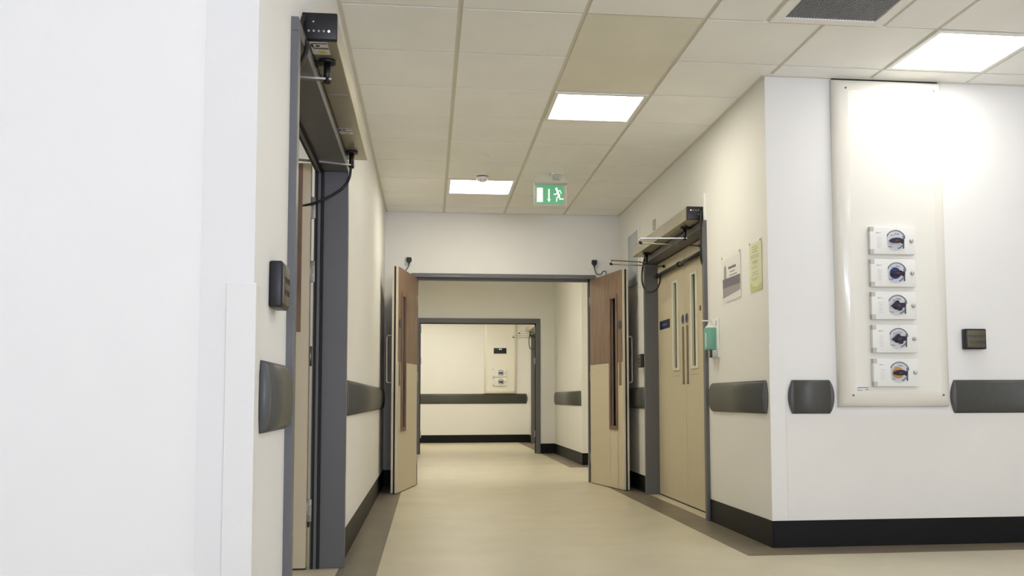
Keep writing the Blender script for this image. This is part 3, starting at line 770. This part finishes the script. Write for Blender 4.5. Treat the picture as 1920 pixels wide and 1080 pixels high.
# ------------------------------------------------------------------ sockets, plugs
def socket(label, loc, rz, m='white'):
    t = thing('wall_socket', label, 'socket', loc, rz)
    MB().rbox(-.043, .043, -.009, 0, -.043, .043, .003).build('faceplate', m, t)
    MB().tube([(-.030, -.009, 0), (-.030, -.0105, 0)], .003, 10).tube([(.030, -.009, 0), (.030, -.0105, 0)], .003, 10).build('screw', 'steel2', t)
    return t
def plug(label, loc, pts):
    t = thing('power_plug', label, 'plug', loc)
    prof = [(-.023, .027), (.023, .027), (.027, .0), (.020, -.020), (.008, -.030), (.005, -.046), (-.005, -.046), (-.008, -.030), (-.020, -.020), (-.027, .0)]
    MB().poly([(x, 0, z) for x, z in prof], (0, -1, 0), .032).build('body', 'black', t, bevel=.003)
    MB().tube(smooth_path([(p[0]-loc[0], p[1]-loc[1], p[2]-loc[2]) for p in pts]), .0042, 10).build('cord', 'cable', t)
sx1, sx2 = -.201, 1.6475
socket('white wall socket above the left leaf of the corridor doors', (sx1, YB, 2.197), 0)
socket('white wall socket above the right leaf of the corridor doors', (sx2, YB, 2.196), 0)
plug('black plug with a cord in the socket above the left leaf', (sx1, YB-.010, 2.200), [(sx1, YB-.024, 2.156), (sx1-.008, YB-.022, 2.13), (sx1-.028, YB-.02, 2.10), (sx1-.036, YB-.025, 2.078), (sx1-.070, YB-.10, 2.070), (sx1-.085, YB-.20, 2.048)])
plug('black plug with a cord in the socket above the right leaf', (sx2, YB-.010, 2.199), [(sx2, YB-.024, 2.155), (sx2+.006, YB-.022, 2.13), (sx2+.020, YB-.02, 2.092), (sx2+.040, YB-.024, 2.082), (sx2+.068, YB-.03, 2.080), (sx2+.078, YB-.035, 2.100), (sx2+.095, YB-.04, 2.113), (sx2+.112, YB-.06, 2.105), (sx2+.105, YB-.12, 2.060)])
socket('grey switch plate high on the right wall above the door operator', (XR, 8.075, 2.318), -PI/2, m='grey')

# pale-grey board and trunking on right wall
RB(XR-.012, XR, 8.70, 9.14, 1.896, 2.387, r=.003).build('wall_panel', 'board', label='pale blue grey panel high on the right wall behind the open leaf', cat='panel')
RB(XR-.016, XR, 6.505, 6.545, 2.07, 2.262, r=.003).build('cable_trunking', 'white', label='short white cable trunking above the near top corner of the right door frame', cat='trunking', group=None)
RB(XR-.016, XR, 8.640, 8.680, 1.85, 2.40, r=.003).build('cable_trunking', 'white', label='white cable trunking beside the pale blue grey wall panel', cat='trunking')
for o in list(COL.objects):
    if o.get('group', 0) is None: del o['group']

# ------------------------------------------------------------------ dado panel (trunking) + isolators
def trunk_panel(label, x0, x1, z0, z1, wy, dep, r):
    t = thing('trunking_panel', label, 'panel', (x0, wy, 0))
    W = x1-x0; NS = 10
    # quarter round border running round four sides, built as a loft of mitred sections
    prof = [(0, 0)]+[(r*(1-math.cos(a)), -dep*math.sin(a)) for a in [PI/2*k/NS for k in range(NS+1)]]+[(r+.004, -dep+.004), (r+.004, 0)]
    corners = [(0, z0, 1, 1), (W, z0, -1, 1), (W, z1, -1, -1), (0, z1, 1, -1)]
    mb = MB(); m = len(prof); vs = []
    for cx, cz, ax, az in corners:
        for i, (o_, y) in enumerate(prof): vs.append((cx+ax*o_, y, cz+az*o_))
    fs = []
    for c in range(4):
        c2 = (c+1) % 4
        for i in range(m-1): fs.append((c*m+i, c*m+i+1, c2*m+i+1, c2*m+i))
    mb.add(vs, fs, True)
    mb.build('border', 'trunk', t)
    B(r-.002, W-r+.002, -dep, -dep+.01, z0+r-.002, z1-r+.002).build('lid', 'tr_in', t)
    sc = MB()
    for cx, cz, ax, az in corners: sc.tube([(cx+ax*r*.75, -dep*.93, cz+az*r*.75), (cx+ax*r*.75, -dep*1.0-.002, cz+az*r*.75)], .0055, 12)
    sc.build('screw', 'plate', t)
    cc = MB()
    for cx, cz, ax, az in corners: cc.rbox(min(cx+ax*.03, cx+ax*(r+.045)), max(cx+ax*.03, cx+ax*(r+.045)), -dep-.0012, -dep*.7, min(cz+az*.03, cz+az*(r+.02)), max(cz+az*.03, cz+az*(r+.02)), .0005, 1)
    return t
YPF = YP-.076
t = trunk_panel('tall cream panel with rounded border carrying the five isolator switches', 2.300, 2.968, .782, 2.676, YP, .076, .088)
B(.132-.045, .132+.024, -.0775, -.076, .872, .8735).box(.132-.045, .132+.024, -.0775, -.076, .886, .8875).box(.132-.03, .132+.02, -.0768, -.076, .872, .889).build('maker_label', 'silver', t)
B(.09, .155, -.0785, -.0775, .889, .892).box(.09, .12, -.0785, -.0775, .876, .878).box(.135, .155, -.0785, -.0775, .877, .880).build('print', 'ink', t)
MB().box(2.300+.01, 2.968-.01, YP-.012, YP, 2.6765, 2.6835).build('trim_16', 'rubber', kind='structure', label='dark gap between the switch panel top and the ceiling', cat='trim')

def isolator(label, loc, knob):
    """local: x right, back y=0, front -y, origin centre"""
    t = thing('isolator_switch', label, 'switch', loc, group='isolator switches on the cream panel')
    w, h, d = .268, .158, .026
    MB().rbox(-w/2, w/2, -d, 0, -h/2, h/2, .004).build('body', 'white', t)
    for z in (-1, 1): MB().box(-w/2-.0005, -w/2+.022, -d-.0012, -d+.02, z*(h/2-.002), z*(h/2-.028)).build('hinge_tab', 'grey', t)
    # window: circle cut straight left and right
    cx = .018; R_ = .058; wx = .049
    pts = []
    for k in range(40):
        a = 2*PI*k/40; pts.append((cx+max(-wx, min(wx+.004, R_*math.cos(a))), -d, .0+R_*math.sin(a)))
    win = MB().poly(pts, (0, -1, 0), .003).build('window', 'clear', t)
    rim = MB(); arc = [(cx+max(-wx, min(wx+.004, R_*math.cos(a))), -d-.004, R_*math.sin(a)) for a in [PI*.86-PI*.80*k/20 for k in range(21)]]
    rim.tube(arc, .0028, 6); rim.tube([(cx+wx-.004, -d-.004, .026), (cx+wx-.004, -d-.004, -.046)], .004, 6)
    rim.tube([(cx+R_*.82*math.cos(a), -d-.004, R_*.82*math.sin(a)) for a in (-1.30, -1.05, -.80, -.6)], .0030, 6)
    rim.tube([(cx-wx+.004, -d-.004, -.036), (cx-wx+.026, -d-.004, -.038)], .0016, 6)
    rim.build('window_rim', mat('rim_dark', (.14, .15, .19), .3), t)  # dark grey partial lines round the window
    gl = MB().tube([(cx-.004, -d-.004, .041), (cx+.02, -d-.004, .036)], .003, 6).tube([(cx-.03, -d-.004, .030), (cx-.008, -d-.004, .034)], .0022, 6).build('window_mark', 'inkl', t)
    if knob in ('blue', 'amber', 'black'):
        MB().tube([(cx-.010, -d-.003, -.002), (cx-.010, -d-.009, -.002)], .032 if knob != 'black' else .020, 28).build('knob_base', {'blue': 'blue', 'amber': 'amber', 'black': 'knobm'}[knob], t)
    kb = MB()
    prof = [(-.048, -.004), (-.032, .009), (-.008, .014), (.016, .013), (.030, .006), (.040, .008), (.040, -.008), (.034, -.022), (.026, -.012), (.004, -.016), (-.020, -.015), (-.038, -.010)]
    if knob == 'black': prof = [(-.048, -.004), (-.030, .010), (-.014, .026), (-.002, .028), (.004, .014), (.030, .014), (.042, .010), (.036, -.012), (.022, -.012), (.014, -.030), (.002, -.030), (-.010, -.016), (-.036, -.010)]
    kb.poly([(cx+x, -d-.009, z) for x, z in prof], (0, -1, 0), .016)
    k_ = kb.build('knob', 'knobm', t, bevel=.003)
    MB().box(cx-.010, cx+.006, -d-.0255, -d-.025, -.006, .002).build('knob_mark', mat('knob_mark_red', (.16, .05, .03), .4), k_)
    MB().tube([(.112, -d, 0), (.112, -d-.006, 0), (.112, -d-.009, 0)], [.0115, .0105, .006], 20).build('lock', 'steel', t)
    pr = MB().box(-.094, -.070, -d-.0008, -d, .042, .045).box(-.097, -.091, -d-.0008, -d, .040, .047)
    for k in range(6): pr.box(-.094+.002*(k % 2), -.066-.003*(k % 3), -d-.0008, -d, .014-.011*k, .0155-.011*k)
    pr.build('print', 'inkl', t)
    return t
zs = [1.7235, 1.538, 1.353, 1.165, .975]
kinds = [('none', 'topmost isolator switch, plain dark lever, on the tall cream panel'), ('blue', 'isolator switch with a blue disc behind its lever, second from the top'),
         ('black', 'middle isolator switch of the five, dark winged lever'), ('black', 'isolator switch with dark winged lever, directly above the amber one'), ('amber', 'lowest isolator switch, amber disc behind its lever')]
for z, (k, lb) in zip(zs, kinds): isolator(lb, (2.608, YPF-.0025, z), k)

# far panel + its switches
t = trunk_panel('cream trunking panel on the far end wall above the dark rail', 1.055, 1.680, .935, 2.66, Y3, .076, .060)
m1 = isolator('upper isolator switch on the far end wall panel', (1.352, Y3-.079, 1.337), 'none')
dup(m1, (1.352, Y3-.079, 1.165), label='lower isolator switch on the far end wall panel')
m1['group'] = 'isolator switches on the far panel'
for o in COL.objects:
    if o.get('label') == 'lower isolator switch on the far end wall panel': o['group'] = 'isolator switches on the far panel'
t = thing('control_panel', 'small black indicator panel with two lights on the far end wall', 'control panel', (1.360, Y3-.076, 1.762))
RB(-.138, .138, -.010, 0, -.070, .070, r=.003).build('surround', 'white', t)
p_ = RB(-.122, .122, -.016, -.008, -.054, .054, r=.002).build('face', 'black', t)
MB().tube([(-.012, -.016, .030), (-.012, -.018, .030)], .009, 12).tube([(.020, -.016, .030), (.020, -.018, .030)], .009, 12).build('indicator', mat('indicator', (.8, .8, .8), .3, emis=(1, 1, 1), ek=.8), p_)

# ------------------------------------------------------------------ notices on the right wall (x = XR, facing -x)
def wy(u, w_): return u
t = thing('poster', 'wide poster with a dark violet band in a clear holder', 'poster', (XR, 5.966, 1.606))
# local: y from -.2 (near the camera) to +.2 (far); reading direction runs towards the camera (-y)
B(-.004, -.002, -.185, .185, -.142, .125).build('paper', 'paper', t)
B(-.006, -.0045, -.200, .200, -.156, .156).build('clear_cover', 'acry', t)
B(-.0048, -.0040, -.178, .178, -.060, -.002).build('band', 'violet', t)
m_ = MB().poly([(-.0047, .178, -.125), (-.0047, -.178, -.100), (-.0047, -.178, -.060), (-.0047, .178, -.060)], (1, 0, 0), .0006)
m_.poly([(-.0047, .150, -.060), (-.0047, .150, .070), (-.0047, .125, .090), (-.0047, .102, .070), (-.0047, .098, -.060)], (1, 0, 0), .0006)
m_.build('print', 'violet2', t)
m_ = MB(); y = .055
for k, w_ in enumerate([.018, .010, .014, .010, .016, .012, .014, .010, .014, .012, .010, .016]):
    m_.box(-.0049, -.0043, y, y-w_*.8, .052, .066+.006*((k*7) % 3 == 0)); y -= w_
for z, a, b in ((.030, .03, -.08), (.008, .04, -.12)): 
    yy = a
    while yy > b: m_.box(-.0049, -.0043, yy, yy-.012, z, z+.006); yy -= .016
m_.build('lettering', mat('ink_violet', (.10, .09, .12), .6), t)
m_ = MB()
for yy, zz in ((.18, .140), (-.18, .140)): m_.tube([(-.006, yy, zz), (-.010, yy, zz)], .006, 12)
m_.build('screw', 'steel2', t)
B(-.0068, -.0055, -.150, .12, -.150, -.144).build('cover_lip', 'silver', t)

t = thing('notice', 'tall narrow yellow green notice right of the wide poster', 'notice', (XR, 5.499, 1.613))
B(-.004, -.002, -.105, .105, -.150, .138).build('paper', 'yellow', t)
B(-.006, -.0045, -.110, .110, -.157, .157).build('clear_cover', 'acry', t)
m_ = MB().poly([(-.0046, .105, -.150), (-.0046, -.105, -.150), (-.0046, -.105, -.110), (-.0046, 0, -.128), (-.0046, .105, -.095)], (1, 0, 0), .0005)
m_.build('foot_print', 'yellow2', t)
m_ = MB(); random.seed(9)
rows = [(.112, .05, .035, .004), (.098, .05, .03, .004), (.082, .055, .035, .005), (.064, .085, .05, .002), (.057, .08, .06, .002), (.048, .085, .05, .003), (.030, .06, .02, .002), (.020, .05, .03, .005), (.010, .04, .03, .003),
        (-.005, .07, .03, .002), (-.015, .06, .03, .002), (-.040, .06, .02, .003), (-.055, .07, .04, .003), (-.075, .085, .06, .002), (-.084, .06, .02, .003), (-.130, .06, -.02, .002)]
for z, a, b, h_ in rows:
    yy = a
    while yy > -b:
        l_ = random.uniform(.008, .02); m_.box(-.0049, -.0042, yy, yy-l_, z, z+h_); yy -= l_+.005
m_.build('lettering', mat('ink_olive', (.20, .21, .15), .6), t)
m_ = MB()
for yy in (.094, -.094): m_.tube([(-.006, yy, .140), (-.010, yy, .140)], .006, 12)
m_.build('screw', 'steel2', t)

# ------------------------------------------------------------------ hand gel dispenser
t = thing('gel_dispenser', 'white and green hand gel dispenser on the right door frame edge', 'dispenser', (XR, 6.330, 0))
t['label'] = 'white and green hand gel dispenser on the wall beside the closed doors'
MB().rbox(-.012, 0, -.080, .080, 1.104, 1.366, .004).build('backplate', 'white', t)
bt = MB().rbox(-.066, -.014, -.036, .036, 1.160, 1.318, .010).build('bottle', 'white', t)
MB().tube([(-.040, 0, 1.312), (-.040, 0, 1.330), (-.040, 0, 1.338)], [.026, .014, .011], 20).tube([(-.040, 0, 1.33), (-.040, 0, 1.356)], .007, 14).build('neck', 'white', bt)
MB().rbox(-.072, -.012, -.048, .044, 1.156, 1.304, .004).build('sleeve', 'green', t, label='green sleeve')
MB().box(-.075, -.072, -.020, -.006, 1.172, 1.270).build('sleeve_front', 'white', t)
MB().tube(smooth_path([(-.036, -.01, 1.350), (-.07, -.03, 1.350), (-.110, -.04, 1.350)]), .0042, 10).build('lever', 'white', t)
MB().box(-.0126, -.012, -.050, -.040, 1.316, 1.350).build('print', 'ink', t)
MB().rbox(-.050, -.012, -.078, -.030, 1.106, 1.152, .003).build('drip_tray', 'grey', t)
MB().rbox(-.057, -.050, -.078, -.030, 1.103, 1.154, .002).build('tray_front', 'black', t)
